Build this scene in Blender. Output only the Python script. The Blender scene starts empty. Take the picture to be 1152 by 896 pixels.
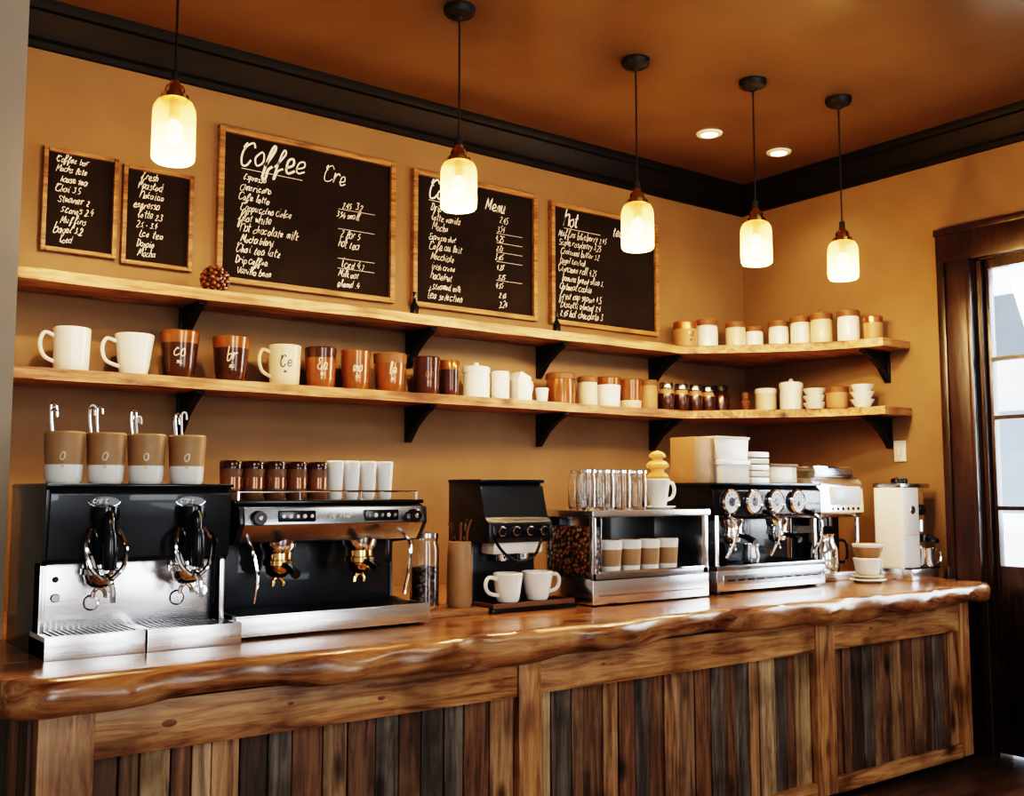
import bpy, bmesh, math, random
from mathutils import Vector, Matrix
random.seed(7)
scene = bpy.context.scene
CZ = 1.034      # eye height of the photographer
CT = 0.68       # counter top height

# ------------------------------------------------------------------ materials
def new_mat(name):
    m = bpy.data.materials.new(name); m.use_nodes = True
    nt = m.node_tree
    return m, nt, nt.nodes["Principled BSDF"]

def plain(name, col, rough=0.5, metal=0.0, bump=0.0, bscale=40, var=0.08, emis=None, es=0, trans=0.0, coat=0.0, ior=1.45, spec=0.5):
    m, nt, b = new_mat(name)
    N, L = nt.nodes, nt.links
    tc = N.new('ShaderNodeTexCoord'); no = N.new('ShaderNodeTexNoise')
    no.inputs['Scale'].default_value = bscale; no.inputs['Detail'].default_value = 4
    L.new(tc.outputs['Object'], no.inputs['Vector'])
    mx = N.new('ShaderNodeMix'); mx.data_type = 'RGBA'
    c = Vector(col[:3])
    mx.inputs['A'].default_value = (*(c * (1 - var)), 1)
    mx.inputs['B'].default_value = (*[min(1, k) for k in c * (1 + var)], 1)
    L.new(no.outputs['Fac'], mx.inputs['Factor'])
    L.new(mx.outputs['Result'], b.inputs['Base Color'])
    b.inputs['Roughness'].default_value = rough
    b.inputs['Metallic'].default_value = metal
    b.inputs['IOR'].default_value = ior
    b.inputs['Specular IOR Level'].default_value = spec
    b.inputs['Transmission Weight'].default_value = trans
    b.inputs['Coat Weight'].default_value = coat
    if emis:
        b.inputs['Emission Color'].default_value = (*emis, 1)
        b.inputs['Emission Strength'].default_value = es
    if bump > 0:
        bp = N.new('ShaderNodeBump'); bp.inputs['Strength'].default_value = bump
        bp.inputs['Distance'].default_value = 0.004
        L.new(no.outputs['Fac'], bp.inputs['Height']); L.new(bp.outputs['Normal'], b.inputs['Normal'])
    return m

def wood(name, dark, mid, light, axis='x', rough=0.35, stretch=14, sc=2.2, off=0.0, bump=0.35, coat=0.0, stain=.75):
    m, nt, b = new_mat(name)
    N, L = nt.nodes, nt.links
    tc = N.new('ShaderNodeTexCoord'); mp = N.new('ShaderNodeMapping')
    s = {'x': (1, stretch, stretch), 'y': (stretch, 1, stretch), 'z': (stretch, stretch, 1)}[axis]
    mp.inputs['Scale'].default_value = s
    mp.inputs['Location'].default_value = (off, off * 1.7, off * .6)
    L.new(tc.outputs['Object'], mp.inputs['Vector'])
    n1 = N.new('ShaderNodeTexNoise'); n1.inputs['Scale'].default_value = sc
    n1.inputs['Detail'].default_value = 9; n1.inputs['Distortion'].default_value = 0.9
    n1.inputs['Roughness'].default_value = 0.68
    L.new(mp.outputs['Vector'], n1.inputs['Vector'])
    r = N.new('ShaderNodeValToRGB')
    e = r.color_ramp.elements
    e[0].position = .36; e[0].color = (*dark, 1); e[1].position = .66; e[1].color = (*light, 1)
    k = r.color_ramp.elements.new(.5); k.color = (*mid, 1)
    L.new(n1.outputs['Fac'], r.inputs['Fac'])
    n2 = N.new('ShaderNodeTexNoise'); n2.inputs['Scale'].default_value = 5.5; n2.inputs['Detail'].default_value = 3
    L.new(tc.outputs['Object'], n2.inputs['Vector'])
    r2 = N.new('ShaderNodeValToRGB')
    r2.color_ramp.elements[0].position = .34; r2.color_ramp.elements[0].color = (.38, .33, .28, 1)
    r2.color_ramp.elements[1].position = .52; r2.color_ramp.elements[1].color = (1, 1, 1, 1)
    L.new(n2.outputs['Fac'], r2.inputs['Fac'])
    mx = N.new('ShaderNodeMix'); mx.data_type = 'RGBA'; mx.blend_type = 'MULTIPLY'
    mx.inputs['Factor'].default_value = stain
    L.new(r.outputs['Color'], mx.inputs['A']); L.new(r2.outputs['Color'], mx.inputs['B'])
    vo = N.new('ShaderNodeTexVoronoi'); vo.inputs['Scale'].default_value = 1.0
    mp2 = N.new('ShaderNodeMapping'); q = {'x': (4, 9, 9), 'y': (9, 4, 9), 'z': (9, 9, 4)}[axis]
    mp2.inputs['Scale'].default_value = q; mp2.inputs['Location'].default_value = (off, off, off * 2)
    L.new(tc.outputs['Object'], mp2.inputs['Vector']); L.new(mp2.outputs['Vector'], vo.inputs['Vector'])
    r3 = N.new('ShaderNodeValToRGB')
    r3.color_ramp.elements[0].position = .07; r3.color_ramp.elements[0].color = (.13, .08, .05, 1)
    r3.color_ramp.elements[1].position = .20; r3.color_ramp.elements[1].color = (1, 1, 1, 1)
    L.new(vo.outputs['Distance'], r3.inputs['Fac'])
    mx2 = N.new('ShaderNodeMix'); mx2.data_type = 'RGBA'; mx2.blend_type = 'MULTIPLY'; mx2.inputs['Factor'].default_value = .9
    L.new(mx.outputs['Result'], mx2.inputs['A']); L.new(r3.outputs['Color'], mx2.inputs['B'])
    L.new(mx2.outputs['Result'], b.inputs['Base Color'])
    b.inputs['Roughness'].default_value = rough
    b.inputs['Coat Weight'].default_value = coat
    b.inputs['Coat Roughness'].default_value = .2
    bp = N.new('ShaderNodeBump'); bp.inputs['Strength'].default_value = bump; bp.inputs['Distance'].default_value = .004
    L.new(n1.outputs['Fac'], bp.inputs['Height']); L.new(bp.outputs['Normal'], b.inputs['Normal'])
    return m

def brushed(name, col, rough=.28):
    m, nt, b = new_mat(name)
    N, L = nt.nodes, nt.links
    tc = N.new('ShaderNodeTexCoord'); mp = N.new('ShaderNodeMapping'); mp.inputs['Scale'].default_value = (3, 3, 160)
    no = N.new('ShaderNodeTexNoise'); no.inputs['Scale'].default_value = 3; no.inputs['Detail'].default_value = 3
    L.new(tc.outputs['Object'], mp.inputs['Vector']); L.new(mp.outputs['Vector'], no.inputs['Vector'])
    mr = N.new('ShaderNodeMapRange'); mr.inputs['To Min'].default_value = rough * .6; mr.inputs['To Max'].default_value = rough * 1.4
    L.new(no.outputs['Fac'], mr.inputs['Value']); L.new(mr.outputs['Result'], b.inputs['Roughness'])
    b.inputs['Base Color'].default_value = (*col, 1); b.inputs['Metallic'].default_value = 1
    return m

def bean_mat():
    m, nt, b = new_mat('coffee_beans')
    N, L = nt.nodes, nt.links
    tc = N.new('ShaderNodeTexCoord'); vo = N.new('ShaderNodeTexVoronoi'); vo.inputs['Scale'].default_value = 75
    L.new(tc.outputs['Object'], vo.inputs['Vector'])
    r = N.new('ShaderNodeValToRGB'); e = r.color_ramp.elements
    e[0].position = .1; e[0].color = (.32, .15, .055, 1); e[1].position = .6; e[1].color = (.015, .007, .004, 1)
    L.new(vo.outputs['Distance'], r.inputs['Fac']); L.new(r.outputs['Color'], b.inputs['Base Color'])
    b.inputs['Roughness'].default_value = .35
    bp = N.new('ShaderNodeBump'); bp.invert = True; bp.inputs['Distance'].default_value = .006
    L.new(vo.outputs['Distance'], bp.inputs['Height']); L.new(bp.outputs['Normal'], b.inputs['Normal'])
    return m

M = {}
M['wall'] = plain('gold_wall_paint', (.225, .138, .070), .62, bump=.25, bscale=4, var=.22)
M['pil'] = plain('beige_column_paint', (.33, .28, .225), .8, bump=.1, bscale=8)
M['ceil'] = plain('bronze_ceiling_paint', (.135, .083, .043), .22, bump=.18, bscale=2.5, var=.25)
M['crown'] = plain('espresso_crown_paint', (.006, .0045, .004), .5, bscale=20, var=.2, spec=.25)
M['floor'] = wood('dark_floorboards', (.04, .02, .012), (.10, .045, .022), (.16, .08, .04), 'x', .35)
M['slab'] = wood('live_edge_slab_wood', (.13, .048, .020), (.33, .155, .066), (.52, .29, .14), 'x', .22, 9, 2.6, coat=.45, bump=.3, stain=.75)
M['shelf'] = wood('shelf_pine', (.18, .072, .027), (.42, .215, .095), (.60, .36, .18), 'x', .42, 12, 3, stain=.7)
M['rail'] = wood('rail_pine', (.16, .064, .024), (.38, .19, .080), (.56, .33, .155), 'x', .42, 12, 3.5, bump=.25, stain=.7)
M['post'] = wood('post_pine', (.15, .060, .023), (.36, .18, .076), (.53, .31, .145), 'z', .42, 12, 3.5, bump=.25, stain=.7)
tones = [((.020, .012, .009), (.055, .031, .020), (.10, .06, .038)),
         ((.05, .024, .013), (.13, .066, .034), (.23, .13, .068)),
         ((.13, .062, .029), (.31, .17, .082), (.48, .29, .15)),
         ((.042, .034, .028), (.115, .090, .070), (.21, .17, .135)),
         ((.055, .025, .012), (.15, .072, .034), (.27, .14, .07)),
         ((.14, .085, .046), (.33, .22, .12), (.51, .36, .21)),
         ((.028, .022, .019), (.075, .058, .046), (.14, .11, .09)),
         ((.08, .043, .023), (.20, .115, .061), (.33, .21, .115))]
for i, t in enumerate(tones):
    M['pl%d' % i] = wood('reclaimed_plank_%d' % i, *t, axis='z', rough=.5, stretch=13, sc=3.4, off=i * 3.1, bump=.5, stain=.8)
M['frame'] = wood('board_frame_wood', (.12, .052, .020), (.30, .155, .06), (.43, .25, .105), 'x', .45, 12, 5)
M['door'] = wood('mahogany_door', (.010, .0045, .003), (.030, .011, .007), (.052, .020, .012), 'z', .35, 12, 3, coat=.2)
M['slate'] = plain('chalkboard_slate', (.014, .010, .008), .8, bscale=6, var=.7, spec=.25)
M['chalk'] = plain('chalk', (.92, .89, .83), .95, bscale=130, var=.1)
M['black'] = plain('black_plastic', (.008, .008, .010), .22, bscale=60, coat=.3)
M['matte'] = plain('black_iron', (.009, .008, .008), .5, bscale=80, bump=.2)
M['dgrey'] = plain('dark_grey_enamel', (.022, .026, .032), .28, metal=.2, coat=.4)
M['steel'] = brushed('brushed_steel', (.90, .90, .91), .22)
M['gsteel'] = brushed('grey_steel', (.46, .48, .50), .22)
M['chrome'] = plain('chrome', (.95, .94, .93), .05, metal=1, var=.01)
M['brass'] = plain('brass', (.66, .42, .18), .16, metal=1, var=.1)
M['white'] = plain('white_ceramic', (.86, .83, .77), .2, var=.03, coat=.4)
M['cream'] = plain('cream_ceramic', (.68, .56, .40), .3, var=.05, coat=.3)
M['kraft'] = plain('kraft_ceramic', (.38, .22, .11), .45, var=.18, bscale=25)
M['brown'] = plain('copper_amber_glaze', (.28, .105, .032), .22, metal=.4, var=.55, bscale=14, coat=.5)
M['dbrown'] = plain('dark_bronze_glaze', (.065, .026, .012), .2, metal=.3, var=.5, bscale=14, coat=.5)
M['lid'] = plain('wooden_lid', (.17, .076, .030), .5, var=.4, bscale=30)
M['paper'] = plain('paper_box', (.70, .66, .59), .8, var=.05)
M['glass'] = plain('clear_glass', (.98, .99, .98), .02, trans=1.0, var=.01)
M['beans'] = bean_mat()
M['blueg'] = plain('lcd_screen', (.5, .6, .62), .2, emis=(.6, .75, .8), es=.3)
M['dial'] = plain('gauge_face', (.78, .78, .75), .4)
M['gold'] = plain('golden_cream', (.72, .36, .12), .45, var=.35, bscale=60, emis=(1, .40, .10), es=.18)  # slight emission put into the cream for its golden glow
M['lamp_on'] = plain('recessed_lamp', (1, .9, .7), .5, emis=(1, .78, .48), es=14)
M['bulb'] = plain('filament_bulb', (1, .9, .7), .5, emis=(1, .66, .26), es=18)
M['snow'] = plain('snowy_ground', (.8, .84, .9), .9, emis=(.84, .92, 1), es=3.0, bscale=1.5, var=.3)  # emission stands in for daylight falling on the snow
M['brick'] = plain('pale_stone_facade', (.5, .54, .6), .9, bscale=3, var=.4, emis=(.66, .76, .9), es=2.2)  # daylight on the facade is put in as emission
M['roof'] = plain('slate_roof', (.2, .24, .3), .9, bscale=3, var=.4, emis=(.34, .40, .48), es=1.0)  # dimmer emission in place of daylight on roof and window openings

def shade_mat():
    m, nt, b = new_mat('frosted_lamp_glass')
    N, L = nt.nodes, nt.links
    out = N['Material Output']
    tc = N.new('ShaderNodeTexCoord'); s2 = N.new('ShaderNodeSeparateXYZ')
    L.new(tc.outputs['Object'], s2.inputs['Vector'])
    no = N.new('ShaderNodeTexNoise'); no.inputs['Scale'].default_value = 26; no.inputs['Detail'].default_value = 5
    L.new(tc.outputs['Object'], no.inputs['Vector'])
    mr = N.new('ShaderNodeMapRange'); mr.inputs['From Min'].default_value = 0; mr.inputs['From Max'].default_value = .165
    L.new(s2.outputs['Z'], mr.inputs['Value'])
    r = N.new('ShaderNodeValToRGB'); e = r.color_ramp.elements
    e[0].position = 0; e[0].color = (1, .40, .11, 1); e[1].position = 1; e[1].color = (.9, .34, .08, 1)
    k = e.new(.45); k.color = (1, .60, .24, 1)
    L.new(mr.outputs['Result'], r.inputs['Fac'])
    b.inputs['Base Color'].default_value = (.8, .58, .30, 1); b.inputs['Roughness'].default_value = .2
    L.new(r.outputs['Color'], b.inputs['Emission Color'])
    st = N.new('ShaderNodeValToRGB'); e = st.color_ramp.elements
    e[0].position = 0; e[0].color = (.45,) * 3 + (1,); e[1].position = 1; e[1].color = (.25,) * 3 + (1,)
    k = e.new(.45); k.color = (1, 1, 1, 1)
    L.new(mr.outputs['Result'], st.inputs['Fac'])
    mu = N.new('ShaderNodeMath'); mu.operation = 'MULTIPLY'
    L.new(st.outputs['Color'], mu.inputs[0])
    mm = N.new('ShaderNodeMapRange'); mm.inputs['From Min'].default_value = .3; mm.inputs['From Max'].default_value = .7
    mm.inputs['To Min'].default_value = .8; mm.inputs['To Max'].default_value = 1.9
    L.new(no.outputs['Fac'], mm.inputs['Value']); L.new(mm.outputs['Result'], mu.inputs[1])
    L.new(mu.outputs[0], b.inputs['Emission Strength'])
    tr = N.new('ShaderNodeBsdfTransparent'); tr.inputs['Color'].default_value = (1, .86, .60, 1)
    mx = N.new('ShaderNodeMixShader'); mx.inputs['Fac'].default_value = .45
    L.new(b.outputs['BSDF'], mx.inputs[1]); L.new(tr.outputs['BSDF'], mx.inputs[2]); L.new(mx.outputs['Shader'], out.inputs['Surface'])
    return m
M['shade'] = shade_mat()

# ------------------------------------------------------------------ mesh builder
class MB:
    def __init__(s):
        s.bm = bmesh.new(); s.mats = []
    def mi(s, k):
        m = M[k]
        if m not in s.mats: s.mats.append(m)
        return s.mats.index(m)
    def add(s, tb, mat=None, T=None):
        if mat is not None:
            i = s.mi(mat)
            for f in tb.faces: f.material_index = i
        for f in tb.faces: f.smooth = True
        bmesh.ops.recalc_face_normals(tb, faces=tb.faces[:])
        if T is not None: bmesh.ops.transform(tb, matrix=T, verts=tb.verts[:])
        me = bpy.data.meshes.new('t'); tb.to_mesh(me); s.bm.from_mesh(me)
        bpy.data.meshes.remove(me); tb.free()
    def box(s, x0, x1, y0, y1, z0, z1, mat, bev=0.0, T=None, seg=2):
        tb = bmesh.new(); bmesh.ops.create_cube(tb, size=1)
        for v in tb.verts:
            v.co = Vector((x0 + (v.co.x + .5) * (x1 - x0), y0 + (v.co.y + .5) * (y1 - y0), z0 + (v.co.z + .5) * (z1 - z0)))
        if bev > 0: bmesh.ops.bevel(tb, geom=tb.edges[:], offset=bev, segments=seg, profile=.6, affect='EDGES')
        s.add(tb, mat, T)
    def prism(s, poly, axis, a0, a1, mat, bev=0, T=None):
        tb = bmesh.new()
        def P(p, a):
            return {'x': (a, p[0], p[1]), 'y': (p[0], a, p[1]), 'z': (p[0], p[1], a)}[axis]
        A = [tb.verts.new(P(p, a0)) for p in poly]; Bv = [tb.verts.new(P(p, a1)) for p in poly]
        n = len(poly)
        tb.faces.new(A); tb.faces.new(Bv[::-1])
        for i in range(n): tb.faces.new((A[i], A[(i + 1) % n], Bv[(i + 1) % n], Bv[i]))
        if bev > 0: bmesh.ops.bevel(tb, geom=tb.edges[:], offset=bev, segments=2, profile=.6, affect='EDGES')
        s.add(tb, mat, T)
    def lathe(s, prof, mat, loc=(0, 0, 0), seg=24, R=None, segm=None):
        tb = bmesh.new(); rings = []
        for r, z in prof:
            if r < 1e-6: rings.append([tb.verts.new((0, 0, z))])
            else: rings.append([tb.verts.new((r * math.cos(2 * math.pi * k / seg), r * math.sin(2 * math.pi * k / seg), z)) for k in range(seg)])
        base = s.mi(mat)
        for i in range(len(rings) - 1):
            a, b = rings[i], rings[i + 1]
            mi = s.mi(segm[i]) if segm and i in segm else base
            for k in range(seg):
                k2 = (k + 1) % seg
                if len(a) == 1 and len(b) == 1: continue
                if len(a) == 1: f = tb.faces.new((a[0], b[k], b[k2]))
                elif len(b) == 1: f = tb.faces.new((a[k], a[k2], b[0]))
                else: f = tb.faces.new((a[k], a[k2], b[k2], b[k]))
                f.material_index = mi
        T = Matrix.Translation(loc)
        if R is not None: T = T @ R
        s.add(tb, None, T)
    def cyl(s, loc, r, h, mat, axis='z', seg=24, bev=.002):
        b = min(bev, r * .3, h * .3)
        R = {'z': None, 'y': Matrix.Rotation(math.pi / 2, 4, 'X'), 'x': Matrix.Rotation(math.pi / 2, 4, 'Y')}[axis]
        s.lathe([(0, 0), (r - b, 0), (r, b), (r, h - b), (r - b, h), (0, h)], mat, loc, seg, R)
    def sphere(s, loc, r, mat, sc=(1, 1, 1), sub=2):
        tb = bmesh.new(); bmesh.ops.create_icosphere(tb, subdivisions=sub, radius=r)
        s.add(tb, mat, Matrix.Translation(loc) @ Matrix.Diagonal((*sc, 1)))
    def tube(s, pts, r, mat, seg=8, smooth=True, closed=False, taper=None):
        pts = [Vector(p) for p in pts]
        if smooth and len(pts) > 2: pts = catmull(pts, 4, closed)
        tb = bmesh.new(); rings = []; n = len(pts); up = None
        for i, p in enumerate(pts):
            if closed: t = (pts[(i + 1) % n] - pts[i - 1]).normalized()
            else: t = (pts[min(i + 1, n - 1)] - pts[max(i - 1, 0)]).normalized()
            if up is None:
                up = Vector((0, 0, 1)) if abs(t.z) < .9 else Vector((1, 0, 0))
            a = t.cross(up).normalized(); up2 = a.cross(t).normalized(); up = up2
            rr = r if taper is None else r + (taper - r) * i / (n - 1)
            rings.append([tb.verts.new(p + a * rr * math.cos(2 * math.pi * k / seg) + up2 * rr * math.sin(2 * math.pi * k / seg)) for k in range(seg)])
        for i in range(n if closed else n - 1):
            a, b = rings[i], rings[(i + 1) % n]
            for k in range(seg): tb.faces.new((a[k], a[(k + 1) % seg], b[(k + 1) % seg], b[k]))
        if not closed:
            tb.faces.new(rings[0]); tb.faces.new(rings[-1])
        s.add(tb, mat)
    def ribbon(s, pts, nors, w, mat):
        i0 = s.mi(mat); prev = None; n = len(pts)
        for i in range(n):
            t = pts[min(i + 1, n - 1)] - pts[max(i - 1, 0)]
            if t.length < 1e-9: continue
            c = t.normalized().cross(nors[i]) * w * .5
            a = s.bm.verts.new(pts[i] + c); b = s.bm.verts.new(pts[i] - c)
            if prev:
                f = s.bm.faces.new((prev[0], a, b, prev[1])); f.material_index = i0
            prev = (a, b)
    def finish(s, name, loc=(0, 0, 0), parent=None, rz=0):
        me = bpy.data.meshes.new(name); s.bm.to_mesh(me); s.bm.free()
        for m in s.mats: me.materials.append(m)
        me.set_sharp_from_angle(angle=math.radians(38))
        o = bpy.data.objects.new(name, me); scene.collection.objects.link(o)
        o.location = loc; o.rotation_euler = (0, 0, rz)
        if parent: o.parent = parent
        return o

def catmull(p, k, closed=False):
    out = []; n = len(p)
    for i in range(n if closed else n - 1):
        if closed: a, b, c, d = p[i - 1], p[i], p[(i + 1) % n], p[(i + 2) % n]
        else: a, b, c, d = p[max(i - 1, 0)], p[i], p[i + 1], p[min(i + 2, n - 1)]
        for j in range(k):
            t = j / k
            out.append(.5 * ((2 * b) + (c - a) * t + (2 * a - 5 * b + 4 * c - d) * t * t + (3 * b - a - 3 * c + d) * t ** 3))
    if not closed: out.append(p[-1])
    return out

# ------------------------------------------------------------------ hand lettering
G = {
 'a': [[(.6,.9),(.3,1),(.05,.6),(.1,.1),(.4,0),(.6,.4),(.62,1),(.6,.2),(.78,.05)]],
 'b': [[(.1,1.8),(.1,0),(.4,0),(.62,.4),(.5,.9),(.12,.7)]],
 'c': [[(.6,.85),(.35,1),(.08,.6),(.15,.1),(.4,0),(.7,.25)]],
 'd': [[(.6,.8),(.3,1),(.05,.5),(.2,0),(.5,.1),(.62,.7),(.62,1.8),(.6,.2),(.78,.05)]],
 'e': [[(.0,.35),(.55,.6),(.45,1),(.15,.85),(.08,.3),(.3,0),(.72,.25)]],
 'f': [[(.1,.2),(.6,1.5),(.45,1.9),(.28,1.4),(.2,-.6),(.4,-.7),(.45,0),(.72,.3)]],
 'g': [[(.6,.85),(.3,1),(.08,.5),(.3,.05),(.6,.4),(.62,.9),(.55,-.6),(.2,-.7),(.1,-.4)]],
 'h': [[(.1,1.8),(.1,0),(.15,.7),(.4,1),(.55,.7),(.58,0)]],
 'i': [[(.2,1),(.2,.1),(.4,.05)],[(.2,1.35),(.24,1.45)]],
 'k': [[(.1,1.8),(.1,0)],[(.55,.95),(.15,.45),(.6,0)]],
 'l': [[(.1,.4),(.4,1.6),(.25,1.8),(.18,.2),(.4,.05)]],
 'm': [[(.08,1),(.08,0),(.12,.7),(.3,1),(.4,.7),(.4,0),(.44,.7),(.62,1),(.72,.7),(.74,0)]],
 'n': [[(.1,1),(.1,0),(.15,.7),(.4,1),(.55,.7),(.58,0)]],
 'o': [[(.35,1),(.08,.65),(.12,.15),(.4,0),(.62,.4),(.55,.9),(.35,1)]],
 'p': [[(.1,1),(.1,-.8)],[(.1,.8),(.4,1),(.6,.6),(.45,.05),(.12,.15)]],
 'r': [[(.12,1),(.12,0),(.18,.7),(.4,1),(.6,.88)]],
 's': [[(.55,.85),(.3,1),(.12,.75),(.5,.35),(.4,.02),(.08,.1)]],
 't': [[(.25,1.6),(.22,.2),(.45,.05)],[(.0,1.05),(.5,1.12)]],
 'u': [[(.1,1),(.12,.2),(.3,0),(.52,.3),(.56,1),(.56,.1),(.75,.05)]],
 'v': [[(.05,1),(.3,0),(.6,1)]],
 'w': [[(.05,1),(.2,0),(.38,.8),(.55,0),(.75,1)]],
 'y': [[(.1,1),(.3,.3),(.35,.25)],[(.62,1),(.3,-.4),(.05,-.7)]],
 'C': [[(.95,1.5),(.7,1.9),(.25,1.6),(.05,.8),(.3,.05),(.75,.05),(1.0,.45)],[(.2,1.9),(.05,1.5),(.3,1.3)]],
 'M': [[(.0,0),(.15,1.7),(.45,.4),(.8,1.8),(.85,.2),(1.0,.1)]],
 'E': [[(.8,1.7),(.4,1.85),(.25,1.4),(.5,1.0),(.15,.7),(.2,.1),(.6,.0),(.85,.3)]],
 'D': [[(.2,1.7),(.2,0),(.6,.1),(.85,.9),(.6,1.6),(.0,1.75)]],
 '2': [[(.1,1.2),(.35,1.5),(.55,1.1),(.1,0),(.6,.05)]],
 '3': [[(.1,1.4),(.45,1.45),(.3,.85),(.55,.4),(.3,0),(.05,.15)]],
 '4': [[(.4,1.5),(.05,.6),(.6,.6)],[(.45,1.0),(.42,0)]],
 '5': [[(.55,1.5),(.15,1.45),(.12,.9),(.5,.7),(.45,.1),(.08,.05)]],
 '.': [[(.1,0),(.18,.08)]], '-': [[(.1,.5),(.5,.5)]],
}
def strokes(txt, size, slant=.30, jit=.07):
    out = []; cx = 0
    for ch in txt:
        if ch == ' ': cx += .6 * size; continue
        g = G.get(ch); k = 1.0
        if g is None: g = G.get(ch.lower(), G['o']); k = 1.5
        dy = random.uniform(-jit, jit) * 1.5; ks = k * random.uniform(1 - jit, 1 + jit * 2)
        for st in g:
            pts = [Vector(((x * ks + y * k * slant + random.uniform(-jit, jit)) * size + cx, (y * ks + dy + random.uniform(-jit, jit)) * size, 0)) for x, y in st]
            out.append(catmull(pts, 3))
        cx += max(p[0] for st in g for p in st) * k * size + .18 * size
    return out, cx

def write_flat(mb, txt, x, z, size, w, y, mat='chalk', maxw=None, jit=.07):
    st, tw = strokes(txt, size, jit=jit)
    k = min(1, maxw / tw) if maxw and tw > 0 else 1
    for s in st:
        P = [Vector((x + p.x * k, y, z + p.y * k)) for p in s]
        mb.ribbon(P, [Vector((0, -1, 0))] * len(P), w * random.uniform(.7, 1.25), mat)

def write_cyl(mb, txt, rad, zc, size, w, ang, mat):
    st, tw = strokes(txt, size, 0.1)
    for s in st:
        P = []; Nn = []
        for p in s:
            z = zc + p.y; r = rad(z) + .0012; a = ang + (p.x - tw / 2) / r
            n = Vector((math.cos(a), math.sin(a), 0)); P.append(n * r + Vector((0, 0, z))); Nn.append(n)
        mb.ribbon(P, Nn, w, mat)

# ------------------------------------------------------------------ room
WX1 = 4.02; WY = 3.40; CEIL = 2.55
mb = MB(); mb.box(-2.5, 4.3, -3, 3.5, -.1, 0, 'floor'); mb.finish('floor')
mb = MB(); mb.box(-2.5, 4.14, -3, 3.5, CEIL, CEIL + .1, 'ceil')
mb.finish('ceiling')
mb = MB(); mb.box(.54, 4.14, WY, WY + .1, 0, CEIL, 'wall'); mb.finish('wall_back')
mb = MB(); mb.box(-2.5, .54, 2.75, 3.5, 0, CEIL, 'pil'); mb.finish('wall_left')
mb = MB()
mb.box(WX1, 4.14, 2.19, WY, 0, CEIL, 'wall'); mb.box(WX1, 4.14, 1.25, 2.19, 2.0, CEIL, 'wall'); mb.box(WX1, 4.14, -3, 1.25, 0, CEIL, 'wall')
mb.finish('wall_right')
cp = [(0, -.13), (.018, -.13), (.022, -.112), (.034, -.104), (.04, -.08), (.058, -.05), (.066, -.034), (.08, -.03), (.088, -.014), (.09, 0), (0, 0)]
mb = MB(); mb.prism([(WY - d, CEIL + z) for d, z in cp], 'x', .541, WX1 - .001, 'crown'); mb.finish('trim_1')
mb = MB(); mb.prism([(WX1 - d, CEIL + z) for d, z in cp], 'y', -2.9, WY - .001, 'crown'); mb.finish('trim_2')

# door with glazed upper half in the right wall
mb = MB()
def casing(y0, y1, z0, z1):
    mb.box(3.99, 4.02, y0, y1, z0, z1, 'door', .006)
casing(2.19, 2.33, 0, 2.0); casing(1.12, 1.26, 0, 2.0)
mb.box(3.985, 4.02, 1.10, 2.34, 1.98, 2.12, 'door', .008)
mb.box(3.98, 4.02, 1.08, 2.345, 2.10, 2.13, 'door', .006)
mb.box(3.98, 4.0, 2.30, 2.335, 0, 1.99, 'door', .005); mb.box(3.98, 4.0, 2.19, 2.21, 0, 1.99, 'door', .005)
mb.box(4.02, 4.12, 2.165, 2.19, 0, 2.0, 'door')
mb.box(4.02, 4.12, 1.25, 1.275, 0, 2.0, 'door'); mb.box(4.02, 4.12, 1.25, 2.19, 1.975, 2.0, 'door')
mb.box(4.045, 4.08, 2.145, 2.165, .01, 1.975, 'door', .004); mb.box(4.045, 4.08, 1.275, 1.33, .01, 1.975, 'door', .004)
mb.box(4.045, 4.08, 1.33, 2.145, 1.94, 1.975, 'door'); mb.box(4.045, 4.08, 1.33, 2.145, .01, .74, 'door', .004)
mb.box(4.038, 4.05, 1.42, 2.05, .12, .62, 'door', .01)
for z in (1.567, 1.33, .968): mb.box(4.045, 4.075, 1.33, 2.145, z - .008, z + .008, 'door')
for y in (1.60, 1.87): mb.box(4.045, 4.075, y - .009, y + .009, .74, 1.94, 'door')
mb.box(4.060, 4.062, 1.33, 2.145, .74, 1.94, 'glass')
mb.lathe([(0, 0), (.012, 0), (.012, .03), (.028, .04), (.028, .055), (0, .065)], 'brass', (4.04, 1.31, .72), 16, Matrix.Rotation(-math.pi / 2, 4, 'Y'))
mb.finish('door_1')
# street outside, seen through the glazing
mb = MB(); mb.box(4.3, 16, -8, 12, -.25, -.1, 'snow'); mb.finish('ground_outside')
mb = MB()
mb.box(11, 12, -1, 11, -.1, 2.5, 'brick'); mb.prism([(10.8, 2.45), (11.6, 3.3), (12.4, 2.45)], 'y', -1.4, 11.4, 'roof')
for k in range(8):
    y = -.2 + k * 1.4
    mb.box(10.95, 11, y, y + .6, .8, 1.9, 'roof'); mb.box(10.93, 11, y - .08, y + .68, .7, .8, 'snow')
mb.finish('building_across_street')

# recessed lights
for i, (x, y) in enumerate([(3.24, 2.907), (3.67, 2.885)]):
    mb = MB()
    mb.lathe([(.034, -.001), (.036, -.008), (.052, -.006), (.056, 0)], 'white', (0, 0, 0), 28)
    mb.cyl((0, 0, -.004), .034, .003, 'lamp_on')
    o = mb.finish('recessed_light', (x, y, CEIL))
    l = bpy.data.lights.new('beam', 'SPOT'); l.energy = 14; l.color = (1, .76, .48); l.spot_size = 2.2; l.spot_blend = .8; l.shadow_soft_size = .04
    lo = bpy.data.objects.new('beam', l); scene.collection.objects.link(lo); lo.parent = o; lo.location = (0, 0, -.02)

mb = MB(); mb.box(-.008, 0, -.028, .028, -.045, .045, 'paper', .003); mb.box(-.013, -.007, -.008, .008, -.018, .018, 'white', .002)
mb.finish('light_switch', (WX1, 2.552, CZ + .174))

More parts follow.
